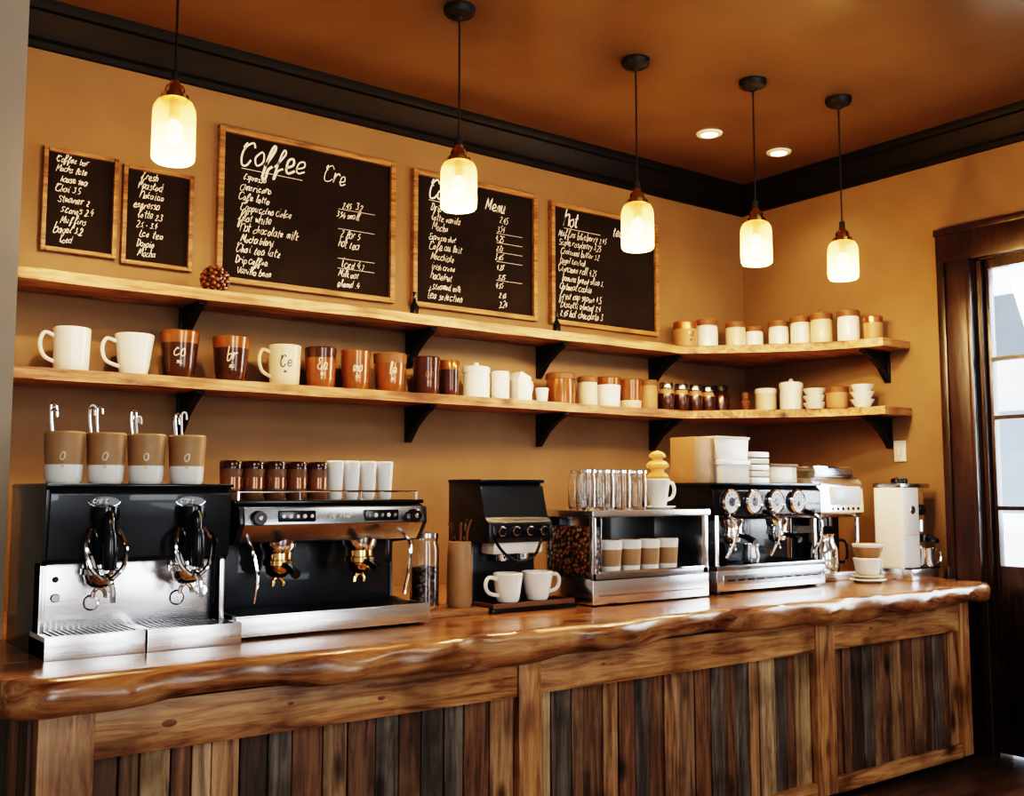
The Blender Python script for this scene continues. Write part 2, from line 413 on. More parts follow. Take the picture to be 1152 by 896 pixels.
# ------------------------------------------------------------------ counter
root = bpy.data.objects.new('bar_counter', None); scene.collection.objects.link(root)
bm = bmesh.new(); X = []
x = .43
while x < 3.972: X.append(x); x += .015
X.append(3.975)
def wob(x): return .012 * math.sin(x * 3.1 + .6) + .008 * math.sin(x * 8.7) + .004 * math.sin(x * 21 + 1)
def bulge(x, z):
    v = 0
    for cx, cz, r, a in ((.62, -.04, .10, -.016), (1.15, -.05, .07, -.012), (1.9, -.03, .12, -.016), (2.42, -.055, .06, .014), (2.9, -.04, .09, -.015), (3.4, -.05, .07, -.010), (3.75, -.03, .08, -.012), (1.5, -.05, .05, .010)):
        v += a * math.exp(-(((x - cx) / r) ** 2 + ((z - cz) / .035) ** 2))
    return v
rows = []
for x in X:
    s = min(1, (x - .43) / .08); e = .05 * (1 - s) ** 2; s2 = min(1, (3.975 - x) / .06); e += .03 * (1 - s2) ** 2
    f = 2.118 + wob(x) + e; bk = 2.745 if x < .545 else 3.395
    t = .078 + .009 * math.sin(x * 4.3 + 1) + .005 * math.sin(x * 13) + .002 * math.sin(x * 31)
    prof = [(bk, 0), (f + .06, 0)]
    for k in range(9):
        a = k / 8 * math.pi; zz = -t / 2 + t / 2 * math.cos(a)
        prof.append((f + .034 - .034 * math.sin(a) ** .7 + bulge(x, zz) + .0018 * math.sin(x * 37 + k * 1.3) * math.sin(a), zz if 0 < k < 8 else (-.001 if k == 0 else -t)))
    prof.append((bk, -t))
    rows.append([bm.verts.new((x, p[0], CT + p[1])) for p in prof])
NP = len(rows[0])
for i in range(len(rows) - 1):
    for k in range(NP):
        bm.faces.new((rows[i][k], rows[i][(k + 1) % NP], rows[i + 1][(k + 1) % NP], rows[i + 1][k]))
bm.faces.new(rows[0]); bm.faces.new(rows[-1][::-1])
mb = MB(); mb.add(bm, 'slab'); mb.finish('slab_top', parent=root)

mb = MB()
mb.box(.50, 3.82, 2.20, 2.72, .03, .605, 'door')
mb.box(.52, 3.80, 2.24, 2.7, 0, .03, 'matte')
posts = [(.495, .601), (1.653, 1.728), (2.885, 2.985), (3.765, 3.83)]
for a, b in posts: mb.box(a, b, 2.164, 2.21, .04 if a > .6 else .0, .612, 'post', .004)
for k in range(6): mb.box(.488, .50, 2.215 + k * .084, 2.297 + k * .084, .03, .605, 'pl%d' % (k % 5 + 1), .002)
for (a, b), (c, d) in zip(posts, posts[1:]):
    mb.box(b, c, 2.170, 2.21, .505, .608, 'rail', .004); mb.box(b, c, 2.170, 2.21, .035, .085, 'rail', .004)
mb.finish('frame', parent=root)
mb = MB(); prev = -1
for (a, b), (c, d) in zip(posts, posts[1:]):
    x = b
    while x < c - .005:
        w = random.uniform(.040, .082)
        if x + w > c - .03: w = c - x
        k = random.choice([i for i in (0, 1, 1, 2, 3, 3, 4, 4, 5, 6, 7, 7) if i != prev]); prev = k
        dy = random.uniform(0, .007)
        mb.box(x + .0014, x + w - .0014, 2.185 + dy, 2.21, .08, .51, 'pl%d' % k, .002, seg=1)
        x += w
mb.finish('planks', parent=root)
mb = MB()
for (px, pz, r) in [(.75, .558, .008), (1.02, .566, .004), (1.25, .55, .005), (1.95, .56, .004), (2.4, .55, .006), (3.2, .56, .005)]:
    mb.lathe([(0, .0008), (r * .6, .0006), (r, 0)], 'lid', (px, 2.1698, pz), 14, Matrix.Rotation(math.pi / 2, 4, 'X') @ Matrix.Diagonal((2.0, 1, 1, 1)))
mb.finish('knots', parent=root)

# ------------------------------------------------------------------ shelves
def shelf(name, z0, z1):
    front = []
    x = .62
    while x < 3.34:
        front.append((x, 3.18 + .006 * math.sin(x * 5 + z0 * 9) + .003 * math.sin(x * 17))); x += .06
    front += [(3.36, 3.175), (3.46, 3.075), (3.60, 2.92), (3.72, 2.78), (3.79, 2.64), (3.82, 2.49)]
    poly = [(.62, WY - .001)] + front + [(WX1 - .001, 2.49), (WX1 - .001, WY - .001)]
    mb = MB(); mb.prism(poly, 'z', z0, z1, 'shelf', .004)
    sh = mb.finish(name)
    def bracket(T, i):
        b = MB()
        b.box(-.014, .014, -.012, 0, -.135, 0, 'matte', .003, T)
        b.box(-.014, .014, -.185, 0, -.012, 0, 'matte', .003, T)
        pts = [(0, -.165, -.01), (0, -.12, -.03), (0, -.06, -.07), (0, -.008, -.125)]
        for k in range(len(pts) - 1):
            p, q = Vector(pts[k]), Vector(pts[k + 1])
            d = (q - p); L = d.length; an = math.atan2(d.z, d.y)
            b.box(-.011, .011, 0, L, -.009, .009, 'matte', 0, T @ Matrix.Translation(p) @ Matrix.Rotation(an, 4, 'X'))
        b.prism([(-.02, -.01), (-.11, -.01), (-.012, -.085)], 'x', -.004, .004, 'matte', 0, T)
        b.finish('bracket_%d' % i, parent=sh)
    for i, x in enumerate((1.18, 2.06, 2.70, 3.36)):
        bracket(Matrix.Translation((x, WY - .001, z0)), i)
    bracket(Matrix.Translation((WX1 - .001, 2.60, z0)) @ Matrix.Rotation(-math.pi / 2, 4, 'Z'), 9)
    return sh
LS = CZ + .357; US = CZ + .645
shelf('wooden_shelf', LS - .035, LS); shelf('wooden_shelf', US - .035, US)

# ------------------------------------------------------------------ chalkboards
def board(x0, x1, z0, z1, title, lines, fs, cols=1, ts=None):
    w, h = x1 - x0, z1 - z0; mb = MB(); f = .020 if w > .3 else .014
    mb.box(f * .5, w - f * .5, -.012, -.001, f * .5, h - f * .5, 'slate')
    mb.box(0, f, -.026, -.001, 0, h, 'frame', .003); mb.box(w - f, w, -.026, -.001, 0, h, 'frame', .003)
    mb.box(f, w - f, -.026, -.001, 0, f, 'frame', .003); mb.box(f, w - f, -.026, -.001, h - f, h, 'frame', .003)
    y = -.0135; top = h - f
    if ts:
        xx = f + .05
        for i, t in enumerate(title):
            s = ts if i == 0 else ts * .75
            write_flat(mb, t, xx, top - ts * 2.2 - (.005 * i), s, .0075 if i == 0 else .0045, y)
            xx += (w - .10) * .54
        top -= ts * 2.75
        mb.ribbon([Vector((w * .12, y, top + ts * .2)), Vector((w * .45, y, top + ts * .16))], [Vector((0, -1, 0))] * 2, .0018, 'chalk')
    n = len(lines); step = (top - f - .012) / n
    for i, t in enumerate(lines):
        z = top - step * (i + .8); q = fs * random.uniform(.85, 1.1)
        if cols == 2:
            a, b = t
            write_flat(mb, a, f + .045 + random.uniform(0, .03), z, q, .0024, y, maxw=w * .48, jit=.11)
            write_flat(mb, b, w * .64 + random.uniform(0, .03), z, q, .0024, y, maxw=w * .27, jit=.11)
            if random.random() < .35:
                mb.ribbon([Vector((w * .66, y, z - .006)), Vector((w * .88, y, z - .005))], [Vector((0, -1, 0))] * 2, .0014, 'chalk')
        else:
            write_flat(mb, t, f + .022 + random.uniform(0, .022), z, q, .0023, y, maxw=w - 2 * f - .05, jit=.11)
    mb.finish('chalkboard_menu', (x0, WY, z0))
small = ['Coffee bar', 'Mocha late', 'house tea', 'Chai 3.5', 'Steamer 2', 'Scones 2.4', 'Muffins', 'Bagel 3.2', 'Iced']
board(.723, .950, CZ + .745, CZ + 1.075, [], small, .0125)
board(.966, 1.198, CZ + .735, CZ + 1.065, [], ['Fresh', 'Roasted', 'Hokaido', 'espresso', 'Latte 2.3', '2.5 - 3.4', 'Ice tea', 'Doppio', 'Mocha'], .0135)
big = [('Espresso', ''), ('Americano', '2.45  3.2'), ('Cafe latte', '3.54 small'), ('Cappuccino dolce', ''), ('Flat white', '2 for 5'), ('Hot chocolate milk', 'hot tea'), ('Mocha blend', ''), ('Chai tea late', 'Iced 4.2'), ('Drip coffee', 'Milk oat'), ('Vanilla bean', 'almond .4')]
board(1.283, 1.984, CZ + .715, CZ + 1.265, ['Coffee', 'Cre'], big, .0150, 2, .046)
mid = [('Drip house', '2.45'), ('Latte vanila', '3.54'), ('Mocha', '4.25'), ('Espresso shot', '2.23'), ('Cafe au lait', '3.45'), ('Macchiato', '4.23'), ('Irish cream', '5.25'), ('Hazelnut', '4.55'), ('Steamed milk', '2.45'), ('Tea selection', '3.24')]
board(2.065, 2.68, CZ + .715, CZ + 1.26, ['Cafe', 'Menu'], mid, .0150, 2, .036)
board(2.757, 3.40, CZ + .715, CZ + 1.25, ['Hot', 'tea'], ['Muffins blueberry 2.45', 'Scone raspberry 3.25', 'Croissant butter 3.2', 'Bagel toasted', 'Cinnamon roll 4.25', 'Banana bread slice 3.', 'Oatmeal cookie', 'Fruit cup season 4.5', 'Biscotti almond 2.4', '2.45 hot chocolate 3'], .0155, 1, .034)

# ------------------------------------------------------------------ pendants
def pendant(x, y, zt, zb):
    h = zt - zb; r = .057; mb = MB()
    prof = [(r * .86, 0), (r * .97, .006), (r, .018), (r, h * .74), (r * .96, h * .85), (r * .84, h * .94), (r * .6, h), (r * .55, h)]
    mb.lathe(prof, 'shade', (0, 0, 0), 32)
    mb.lathe([(0, h + .05), (.012, h + .05), (.014, h + .04), (.022, h + .036), (.026, h + .026), (.027, h + .014), (.036, h + .010), (.037, h - .003), (.03, h - .006), (0, h - .006)], 'brass', (0, 0, 0), 24)
    mb.cyl((0, 0, h + .045), .011, .03, 'matte')
    mb.cyl((0, 0, h - .05), .014, .045, 'brass')
    mb.sphere((0, 0, h * .48), .024, 'bulb', (1, 1, 1.45))
    zc = CEIL - zb
    mb.tube([(0, 0, h + .07), (0, 0, zc - .02)], .0032, 'matte', 6, False)
    mb.lathe([(0, zc - .042), (.01, zc - .042), (.014, zc - .032), (.044, zc - .024), (.05, zc - .012), (.05, zc), (0, zc)], 'matte', (0, 0, 0), 28)
    o = mb.finish('pendant_lamp', (x, y, zb))
    l = bpy.data.lights.new('bulb', 'POINT'); l.energy = 21; l.color = (1, .70, .39); l.shadow_soft_size = .02
    lo = bpy.data.objects.new('bulb', l); scene.collection.objects.link(lo); lo.parent = o; lo.location = (0, 0, .012)
for p in [(.905, 2.72, 1.060, .885), (1.751, 2.598, 1.022, .868), (2.467, 2.55, 1.000, .835), (2.944, 2.425, .985, .825), (3.345, 2.34, .955, .806)]:
    pendant(p[0], p[1], CZ + p[2], CZ + p[3])

# ------------------------------------------------------------------ vessels
FACE = math.radians(-108)
def mug(name, x, y, z, rb, rt, h, mat, handle=None, logo=None, lm='cream', top=None, low=None, spoon=0, hm=None, lowf=.28):
    mb = MB()
    rr = lambda f: rb + (rt - rb) * f
    prof = [(0, 0), (rb * .9, 0), (rb, .006), (rr(lowf), h * lowf), (rr(.74), h * .74), (rt, h - .004), (rt - .003, h), (rt - .006, h - .004), (rb - .007, .012), (0, .012)]
    sm = {}
    if top: sm[4] = top; sm[5] = top
    if low: sm[2] = low; sm[1] = low
    mb.lathe(prof, mat, segm=sm, seg=32)
    if handle is not None:
        c, s = math.cos(handle), math.sin(handle)
        P = [(rr(.78) - .003, h * .80), (rt + .024, h * .86), (rt + .036, h * .62), (rt + .024, h * .34), (rr(.22) - .003, h * .22)]
        mb.tube([(c * a, s * a, b) for a, b in P], .0062, hm or mat, 8)
    if logo:
        rad = lambda zz: rr(zz / h)
        write_cyl(mb, logo, rad, h * .46, h * .15, h * .024, FACE, lm)
        write_cyl(mb, 'mcn'[:len(logo)], rad, h * .30, h * .06, h * .014, FACE, lm)
    for k in range(spoon):
        a = random.uniform(2.2, 4.2); lean = random.uniform(.0, .012)
        bx, by = math.cos(a) * rb * .4, math.sin(a) * rb * .4
        tx, ty = math.cos(a) * (rt * .72 + lean), math.sin(a) * (rt * .72 + lean) * .5
        hh = h + random.uniform(.035, .06)
        mb.tube([(bx, by, .015), (tx * .9, ty * .9, h), (tx, ty, hh), (tx + .010, ty, hh + .004), (tx + .012, ty, hh - .012)], .0025, 'white' if k % 2 else 'chrome', 6)
    return mb.finish(name, (x, y, z))

def jar(name, x, y, z, r, h, mat, lid='lid', knob=False, band=None, shoulder=False):
    mb = MB(); hb = h * .82
    if shoulder: prof = [(0, 0), (r * .9, 0), (r, .005), (r, hb * .75), (r * .8, hb * .95), (r * .72, hb), (0, hb)]
    else: prof = [(0, 0), (r * .92, 0), (r, .005), (r * 1.0, hb * .35), (r, hb * .7), (r * .97, hb), (0, hb)]
    mb.lathe(prof, mat, segm={3: band} if band else None, seg=28)
    lr = r * (.85 if shoulder else 1.04)
    mb.lathe([(0, hb - .002), (lr, hb - .002), (lr, h * .96), (lr * .9, h), (0, h)], lid, seg=28)
    if knob: mb.sphere((0, 0, h + .008), .011, lid)
    return mb.finish(name, (x, y, z))

W = math.pi
mug('coffee_mug', .80, 3.27, LS, .050, .054, .135, 'white', W)
mug('coffee_mug', .985, 3.27, LS, .042, .060, .132, 'white', W)
mug('ceramic_tumbler', 1.128, 3.27, LS, .048, .062, .155, 'dbrown', None, 'co', 'cream', 'brown')
mug('ceramic_tumbler', 1.30, 3.27, LS, .048, .062, .152, 'dbrown', None, 'br', 'cream', 'brown')
mug('coffee_mug', 1.49, 3.27, LS, .050, .056, .14, 'cream', W, 'Ce', 'dbrown')
mug('ceramic_tumbler', 1.63, 3.28, LS, .050, .056, .145, 'brown', None, 'Ea', 'cream', 'dbrown')
mug('ceramic_tumbler', 1.763, 3.27, LS, .048, .054, .145, 'brown', None, 'mo', 'cream')
mug('ceramic_tumbler', 1.905, 3.27, LS, .052, .062, .145, 'brown', None, 'le', 'cream', 'lid')
mug('ceramic_tumbler', 2.062, 3.27, LS, .048, .052, .145, 'dbrown', None, 'oh', 'brown')
mug('ceramic_tumbler', 2.165, 3.27, LS, .036, .038, .14, 'dbrown', None, None, top='brown')
jar('ceramic_canister', 2.29, 3.27, LS, .052, .125, 'white', 'white', True)
mug('coffee_mug', 2.405, 3.27, LS, .036, .038, .115, 'white')
mb = MB(); mb.prism([(-.035, 0), (.035, 0), (.03, .10), (-.02, .12), (-.035, .09)], 'y', -.035, .035, 'white', .006)
mb.tube([(.03, 0, .085), (.06, 0, .08), (.055, 0, .04), (.034, 0, .02)], .005, 'white'); mb.finish('milk_creamer', (2.505, 3.27, LS))
mug('espresso_cup', 2.60, 3.25, LS, .022, .028, .06, 'white')
jar('ceramic_canister', 2.715, 3.27, LS, .060, .13, 'brown', 'lid', False)
jar('ceramic_canister', 2.862, 3.27, LS, .042, .125, 'cream', 'lid', False)
mug('ceramic_tumbler', 2.985, 3.28, LS, .052, .058, .13, 'white', None, None, top='brown')
mug('ceramic_tumbler', 3.115, 3.28, LS, .050, .054, .13, 'brown', None, None, low='cream')
jar('ceramic_canister', 3.225, 3.28, LS, .042, .135, 'kraft', 'lid')
for x, y in [(3.33, 3.27), (3.425, 3.27), (3.515, 3.27), (3.60, 3.27)]:
    jar('spice_jar', x, y, LS, .036, .13, 'dbrown', 'gsteel', shoulder=True, band='kraft')
jar('spice_jar', 3.70, 3.28, LS, .040, .14, 'dbrown', 'matte', shoulder=True)
mb = MB(); mb.lathe([(0, 0), (.022, 0), (.024, .01), (.014, .03), (.02, .05), (.022, .062), (.012, .075), (.017, .09), (.012, .105), (0, .11)], 'lid'); mb.finish('pepper_mill', (3.77, 3.19, LS))
jar('ceramic_canister', 3.87, 3.15, LS, .050, .125, 'cream', 'white')
jar('ceramic_canister', 3.89, 3.02, LS, .052, .145, 'white', 'white', True)
def bowls(x, y, z, n, r):
    mb = MB()
    for k in range(n):
        z0 = k * .032; mb.lathe([(0, z0), (r * .55, z0), (r * .6, z0 + .008), (r, z0 + .04), (r - .004, z0 + .042), (r * .5, z0 + .014), (0, z0 + .012)], 'white', seg=28)
    mb.finish('bowl_stack', (x, y, z))
bowls(3.89, 2.89, LS, 3, .055)
mug('ceramic_tumbler', 3.895, 2.775, LS, .046, .050, .105, 'kraft', None, None, top='lid')
bowls(3.905, 2.655, LS, 3, .052)
mug('ceramic_tumbler', 3.47, 3.28, US, .052, .056, .13, 'kraft', None, 'so', 'dbrown', 'brown')
jar('ceramic_canister', 3.59, 3.26, US, .052, .150, 'white', 'lid')
jar('ceramic_canister', 3.70, 3.18, US, .046, .14, 'cream', 'lid')
for (x, y, r, h, m_) in [(3.80, 3.16, .046, .125, 'white'), (3.86, 3.06, .046, .145, 'white'), (3.89, 2.955, .048, .155, 'white'), (3.89, 2.845, .048, .155, 'cream'), (3.90, 2.71, .048, .15, 'white')]:
    jar('ceramic_canister', x, y, US, r, h, m_, 'lid', True if h > .15 else False)
mug('ceramic_tumbler', 3.92, 2.60, US, .038, .042, .11, 'kraft', top='brown')
mb = MB(); mb.sphere((0, 0, .049), .042, 'dbrown')
for k in range(90):
    zz = 1 - 2 * (k + .5) / 90; a = k * 2.39996; q = math.sqrt(1 - zz * zz)
    mb.sphere((.043 * q * math.cos(a), .043 * q * math.sin(a), .05 + .043 * zz), .0075, 'brown' if k % 3 else 'dbrown', (1, 1, 1), 1)
mb.finish('pinecone_ball', (1.238, 3.27, US))
for x in (2.025, 2.72):
    mb = MB(); mb.lathe([(0, 0), (.016, 0), (.017, .05), (.006, .07), (.006, .10), (.008, .105), (0, .108)], 'black', seg=16); mb.finish('sauce_bottle', (x, 3.30, US))

# ------------------------------------------------------------------ espresso machine (steel / dark, two groups)
def tray(mb, x0, x1, y0, y1, z0, z1, n, mat='steel', slat='chrome'):
    mb.box(x0, x1, y0, y1, z0, z1 - .009, mat, .002)
    mb.box(x0, x1, y0 - .001, y0 + .008, z0, z1, mat, .002); mb.box(x0, x0 + .008, y0, y1, z0, z1, mat, .002); mb.box(x1 - .008, x1, y0, y1, z0, z1, mat, .002)
    mb.box(x0 + .01, x1 - .01, y0 + .01, y1 - .004, z1 - .010, z1 - .006, 'black')
    for k in range(n):
        x = x0 + .012 + (x1 - x0 - .024) * k / (n - 1)
        mb.box(x - .0016, x + .0016, y0 + .008, y1 - .002, z1 - .006, z1 - .001, slat)
def portafilter(mb, cx, y, z, metal='chrome', handle=True, L=.09):
    mb.lathe([(0, .04), (.034, .04), (.036, .03), (.036, .012), (.040, .010), (.040, -.002), (.034, -.004), (.030, -.022), (.018, -.032), (0, -.034)], metal, (cx, y, z), 24)
    mb.tube([(cx, y, z - .03), (cx - .012, y, z - .042), (cx - .014, y, z - .055)], .005, metal); mb.tube([(cx, y, z - .03), (cx + .012, y, z - .042), (cx + .014, y, z - .055)], .005, metal)
    if handle: mb.tube([(cx, y - .03, z), (cx, y - .055, z - .002), (cx, y - .055 - L * .5, z - .010), (cx, y - .055 - L, z - .02)], .0085, 'black', 10, taper=.012)

mb = MB(); w, d, h = .415, .36, .37
mb.prism([(.05, 0), (d, 0), (d, h), (.03, h), (.018, h - .012), (.03, .205), (.055, .19)], 'x', 0, .012, 'dgrey', .002)
mb.prism([(.05, 0), (d, 0), (d, h), (.03, h), (.018, h - .012), (.03, .205), (.055, .19)], 'x', w - .012, w, 'dgrey', .002)
mb.box(.01, w - .01, .12, d, .0, h - .005, 'dgrey')
mb.box(.012, w - .012, .085, .12, .03, .21, 'steel', .003)
mb.box(.0, .012, .05, .10, .04, .20, 'steel', .002); mb.box(w - .012, w, .05, .10, .04, .20, 'steel', .002)
mb.prism([(.12, .20), (.12, h), (.03, h), (.006, h - .02), (.022, .205), (.04, .195)], 'x', .006, w - .006, 'dgrey', .004)
mb.box(-.002, w + .002, .01, d, h - .006, h + .002, 'black', .003)
tray(mb, -.004, w * .5 - .002, -.03, .11, .0, .05, 16, 'steel', 'gsteel'); tray(mb, w * .5 + .002, w + .012, -.03, .11, .0, .05, 16, 'steel', 'gsteel')
for cx in (.118, .312):
    mb.lathe([(0, .004), (.030, .004), (.034, 0)], 'chrome', (cx, .012, h - .038), 24, Matrix.Rotation(math.pi / 2, 4, 'X') @ Matrix.Diagonal((1.15, .42, 1, 1)))
    mb.lathe([(0, .0055), (.028, .0055), (.030, .003)], 'dgrey', (cx, .012, h - .038), 24, Matrix.Rotation(math.pi / 2, 4, 'X') @ Matrix.Diagonal((1.15, .40, 1, 1)))
    write_flat(mb, 'crema', cx - .026, h - .0415, .008, .0016, .0055, maxw=.052)
    mb.lathe([(0, 0), (.018, .0), (.024, .02), (.025, .09), (.03, .105), (.028, .125), (0, .132)], 'black', (cx, -.004, .195), 20)
    mb.lathe([(0, 0), (.012, 0), (.017, .03), (.015, .07), (.011, .085), (0, .088)], 'black', (cx, -.045, .185), 16)
    mb.tube([(cx, -.04, .262), (cx, -.03, .30), (cx, -.005, .31)], .012, 'black', 10)
    for sx in (-1, 1): mb.tube([(cx + .028 * sx, .0, .27), (cx + .042 * sx, -.02, .235), (cx + .034 * sx, -.03, .19), (cx + .01 * sx, -.03, .165)], .0055, 'chrome')
    portafilter(mb, cx, .025, .175, 'chrome', False)
    mb.tube([(cx, -.01, .17), (cx, -.04, .168), (cx + .006, -.05, .15), (cx + .008, -.05, .115)], .006, 'chrome')
    mb.cyl((cx + .035, .086, .135), .010, .006, 'chrome', 'y'); mb.lathe([(.013, .0), (.016, .004), (.019, 0)], 'chrome', (cx - .0, .086, .105), 24, Matrix.Rotation(math.pi / 2, 4, 'X'))
mb.tube([(.36, .02, .26), (.36, -.03, .24), (.355, -.04, .18), (.352, -.035, .10)], .005, 'black')
mb.cyl((.37, .086, .12), .014, .01, 'chrome', 'y'); mb.cyl((.04, .086, .12), .010, .008, 'chrome', 'y'); mb.cyl((.04, .086, .16), .007, .006, 'black', 'y')
mb.finish('espresso_machine', (.545, 2.37, CT))
for x in (.605, .697, .790, .888):
    mug('paper_coffee_cup', x, 2.50, CT + .3725, .039, .045, .118, 'kraft', None, 'o', 'cream', None, 'white', spoon=3, lowf=.36)

# ------------------------------------------------------------------ espresso machine (wide, black with bright groups)
mb = MB(); w, d, h = .53, .33, .335
side = [(.03, .0), (d, 0), (d, h - .01), (.05, h - .01), (.0, h - .02), (-.005, h - .06), (.03, .225), (.18, .215), (.18, .06), (.03, .052)]
mb.prism(side, 'x', 0, .014, 'dgrey', .002); mb.prism(side, 'x', w - .014, w, 'dgrey', .002)
mb.box(.01, w - .01, .18, d, .012, h - .012, 'black')
mb.box(.014, w - .014, .176, .184, .055, .22, 'dgrey', .002)
mb.prism([(.2, .222), (.2, h - .012), (.05, h - .008), (.004, h - .02), (-.004, h - .062), (.028, .228)], 'x', .012, w - .012, 'gsteel', .003)
mb.box(-.004, w + .004, .02, d, h - .012, h - .002, 'black', .003)
tray(mb, -.006, w + .004, -.01, .17, .012, .058, 38, 'steel', 'gsteel')
mb.box(-.006, w + .004, -.016, -.008, .008, .055, 'steel', .002)
for fx in (.03, w - .03):
    for fy in (.03, d - .03): mb.cyl((fx, fy, 0), .014, .013, 'black')
def pad(x0, x1, ymat='black'):
    mb.box(x0, x1, -.006, .004, h - .056, h - .028, ymat, .003)
pad(.10, .20); pad(.34, .44)
for b0 in (.112, .352):
    for k in range(5): mb.cyl((b0 + k * .019, -.005, h - .042), .0055, .004, 'dial' if k % 2 else 'gsteel', 'y', 12)
write_flat(mb, 'espresso', .235, h - .046, .010, .0018, -.003, 'white', .08)
for kx in (.045, w - .045):
    mb.cyl((kx, .0, h - .045), .018, .022, 'black', 'y'); mb.cyl((kx, -.022, h - .045), .006, .004, 'chrome', 'y')
for cx in (.135, .365):
    mb.lathe([(0, .0), (.026, 0), (.034, .012), (.045, .03), (.047, .05), (0, .052)], 'chrome', (cx, .07, .185), 28)
    portafilter(mb, cx, .07, .172, 'brass', True, .05)
for sx, s_ in ((.035, 1), (w - .05, -1)):
    mb.tube([(sx, .03, .235), (sx, -.0, .215), (sx + .01 * s_, -.01, .15), (sx + .012 * s_, .01, .085)], .0045, 'chrome')
mb.tube([(.01, d - .01, h + .02), (.01, .035, h + .02), (w - .01, .035, h + .02), (w - .01, d - .01, h + .02)], .003, 'chrome', 6, False)
for px in (.01, w * .33, w * .66, w - .01): mb.tube([(px, .035, h - .005), (px, .035, h + .02)], .003, 'chrome', 6, False)
mb.box(.40, .41, -.02, -.006, .17, .23, 'black', .002)
mb.finish('espresso_machine', (.98, 2.39, CT))
for x in (1.025, 1.085, 1.146, 1.208, 1.268):
    j = jar('coffee_jar', x, 2.56, CT + .3335, .028, .10, 'lid', 'dbrown', band='brown')
for x in (1.322, 1.372, 1.424, 1.477):
    mug('espresso_cup', x, 2.56, CT + .3335, .019, .025, .105, 'white')

# board, jar, utensil vase
mb = MB(); mb.box(0, .225, 0, .20, 0, .016, 'rail', .004); mb.finish('cutting_board', (1.56, 2.475, CT))
mb = MB(); r = .042
mb.lathe([(0, 0), (r * .9, 0), (r, .006), (r, .17), (r * .88, .19), (r * .92, .205), (r * .84, .205), (r * .8, .19), (r - .003, .168), (r - .003, .01), (0, .01)], 'glass', seg=28)
mb.lathe([(0, .011), (r - .0035, .011), (r - .0035, .12), (0, .128)], 'beans', seg=24); mb.lathe([(0, .205), (r * .95, .205), (r * .95, .217), (0, .222)], 'gsteel', seg=24)
mb.finish('coffee_bean_jar', (1.625, 2.58, CT + .016))
mb = MB(); mb.lathe([(0, 0), (.034, 0), (.038, .01), (.038, .13), (.034, .19), (.030, .192), (.030, .02), (0, .02)], 'kraft', seg=24)
for k in range(9):
    a = k * 2.4; mb.tube([(.012 * math.cos(a), .012 * math.sin(a), .03), (.022 * math.cos(a), .022 * math.sin(a), .20 + .006 * (k % 4)), (.034 * math.cos(a), .034 * math.sin(a), .235 + .010 * (k % 3))], .0034, 'lid' if k % 2 else 'beans', 6)
mb.finish('stirrer_holder', (1.735, 2.56, CT + .016))

# ------------------------------------------------------------------ coffee brewer with tall black hood
mb = MB(); w, d, h = .24, .22, .385
mb.box(-.02, .30, -.045, .10, 0, .014, 'black', .004); tray(mb, -.015, .295, -.04, .06, .012, .028, 26, 'lid', 'gsteel')
mb.box(0, w, .09, d, 0, .20, 'dgrey', .006)
mb.prism([(0, .215), (.012, .20), (d, .20), (d, h), (.07, h), (.045, h - .012), (.028, .275), (0, .262)], 'x', 0, w, 'dgrey', .005)
mb.box(.012, w - .012, -.004, .004, .215, .255, 'black', .004)
for k in range(4):
    mb.cyl((.04 + k * .053, -.003, .236), .015, .012, 'gsteel', 'y', 20); mb.cyl((.04 + k * .053, -.014, .236), .011, .006, 'black', 'y', 20)
mb.box(-.003, w + .003, .04, d, h - .004, h + .006, 'black', .004)
mb.box(.03, w - .02, .02, .09, .165, .202, 'white', .012)
mb.cyl((.085, .05, .145), .02, .022, 'chrome'); mb.cyl((.165, .05, .145), .02, .022, 'chrome')
mb.tube([(.02, .01, .22), (.03, -.03, .175), (.07, -.05, .15), (.13, -.05, .165), (.18, -.02, .21)], .0045, 'black')
mb.finish('coffee_brewer', (1.80, 2.50, CT))
mug('coffee_mug', 1.868, 2.50, CT + .028, .034, .046, .085, 'white', W)
mug('coffee_mug', 1.98, 2.50, CT + .028, .034, .050, .085, 'white', 0)

# ------------------------------------------------------------------ steel warming cabinet
mb = MB(); w, d, h = .52, .24, .295
mb.box(0, w, 0, d, .005, .085, 'steel', .003); mb.box(-.006, w + .006, -.008, d, h - .022, h, 'steel', .004)
mb.box(w - .028, w, 0, d, .08, h - .02, 'steel', .003); mb.box(0, .014, 0, .016, .08, h - .02, 'steel', .002); mb.box(0, .014, d - .016, d, .08, h - .02, 'steel', .002)
mb.box(.01, w - .02, d - .012, d - .002, .08, h - .02, 'black')
mb.box(.004, .05, .018, d - .018, .086, .245, 'beans', .006)
mb.box(.0505, .054, .018, d - .018, .086, h - .022, 'gsteel', .001)
mb.box(.0, w, .0, .006, .078, .10, 'gsteel', .001); mb.box(.02, w - .03, -.004, .0, .03, .034, 'gsteel')
mb.box(.02, w - .03, -.010, -.001, .10, .107, 'chrome', .002)
for fx in (.03, w - .03): mb.cyl((fx, .03, -.0), .012, .008, 'black'); mb.cyl((fx, d - .03, 0), .012, .008, 'black')
cab = mb.finish('warming_cabinet', (2.135, 2.42, CT))
for k, x in enumerate((2.245, 2.33, 2.415, 2.50)):
    mug('latte_cup', x + .01, 2.47, CT + .0855, .030, .038, .115, 'kraft', None, None, top='white', low='white')
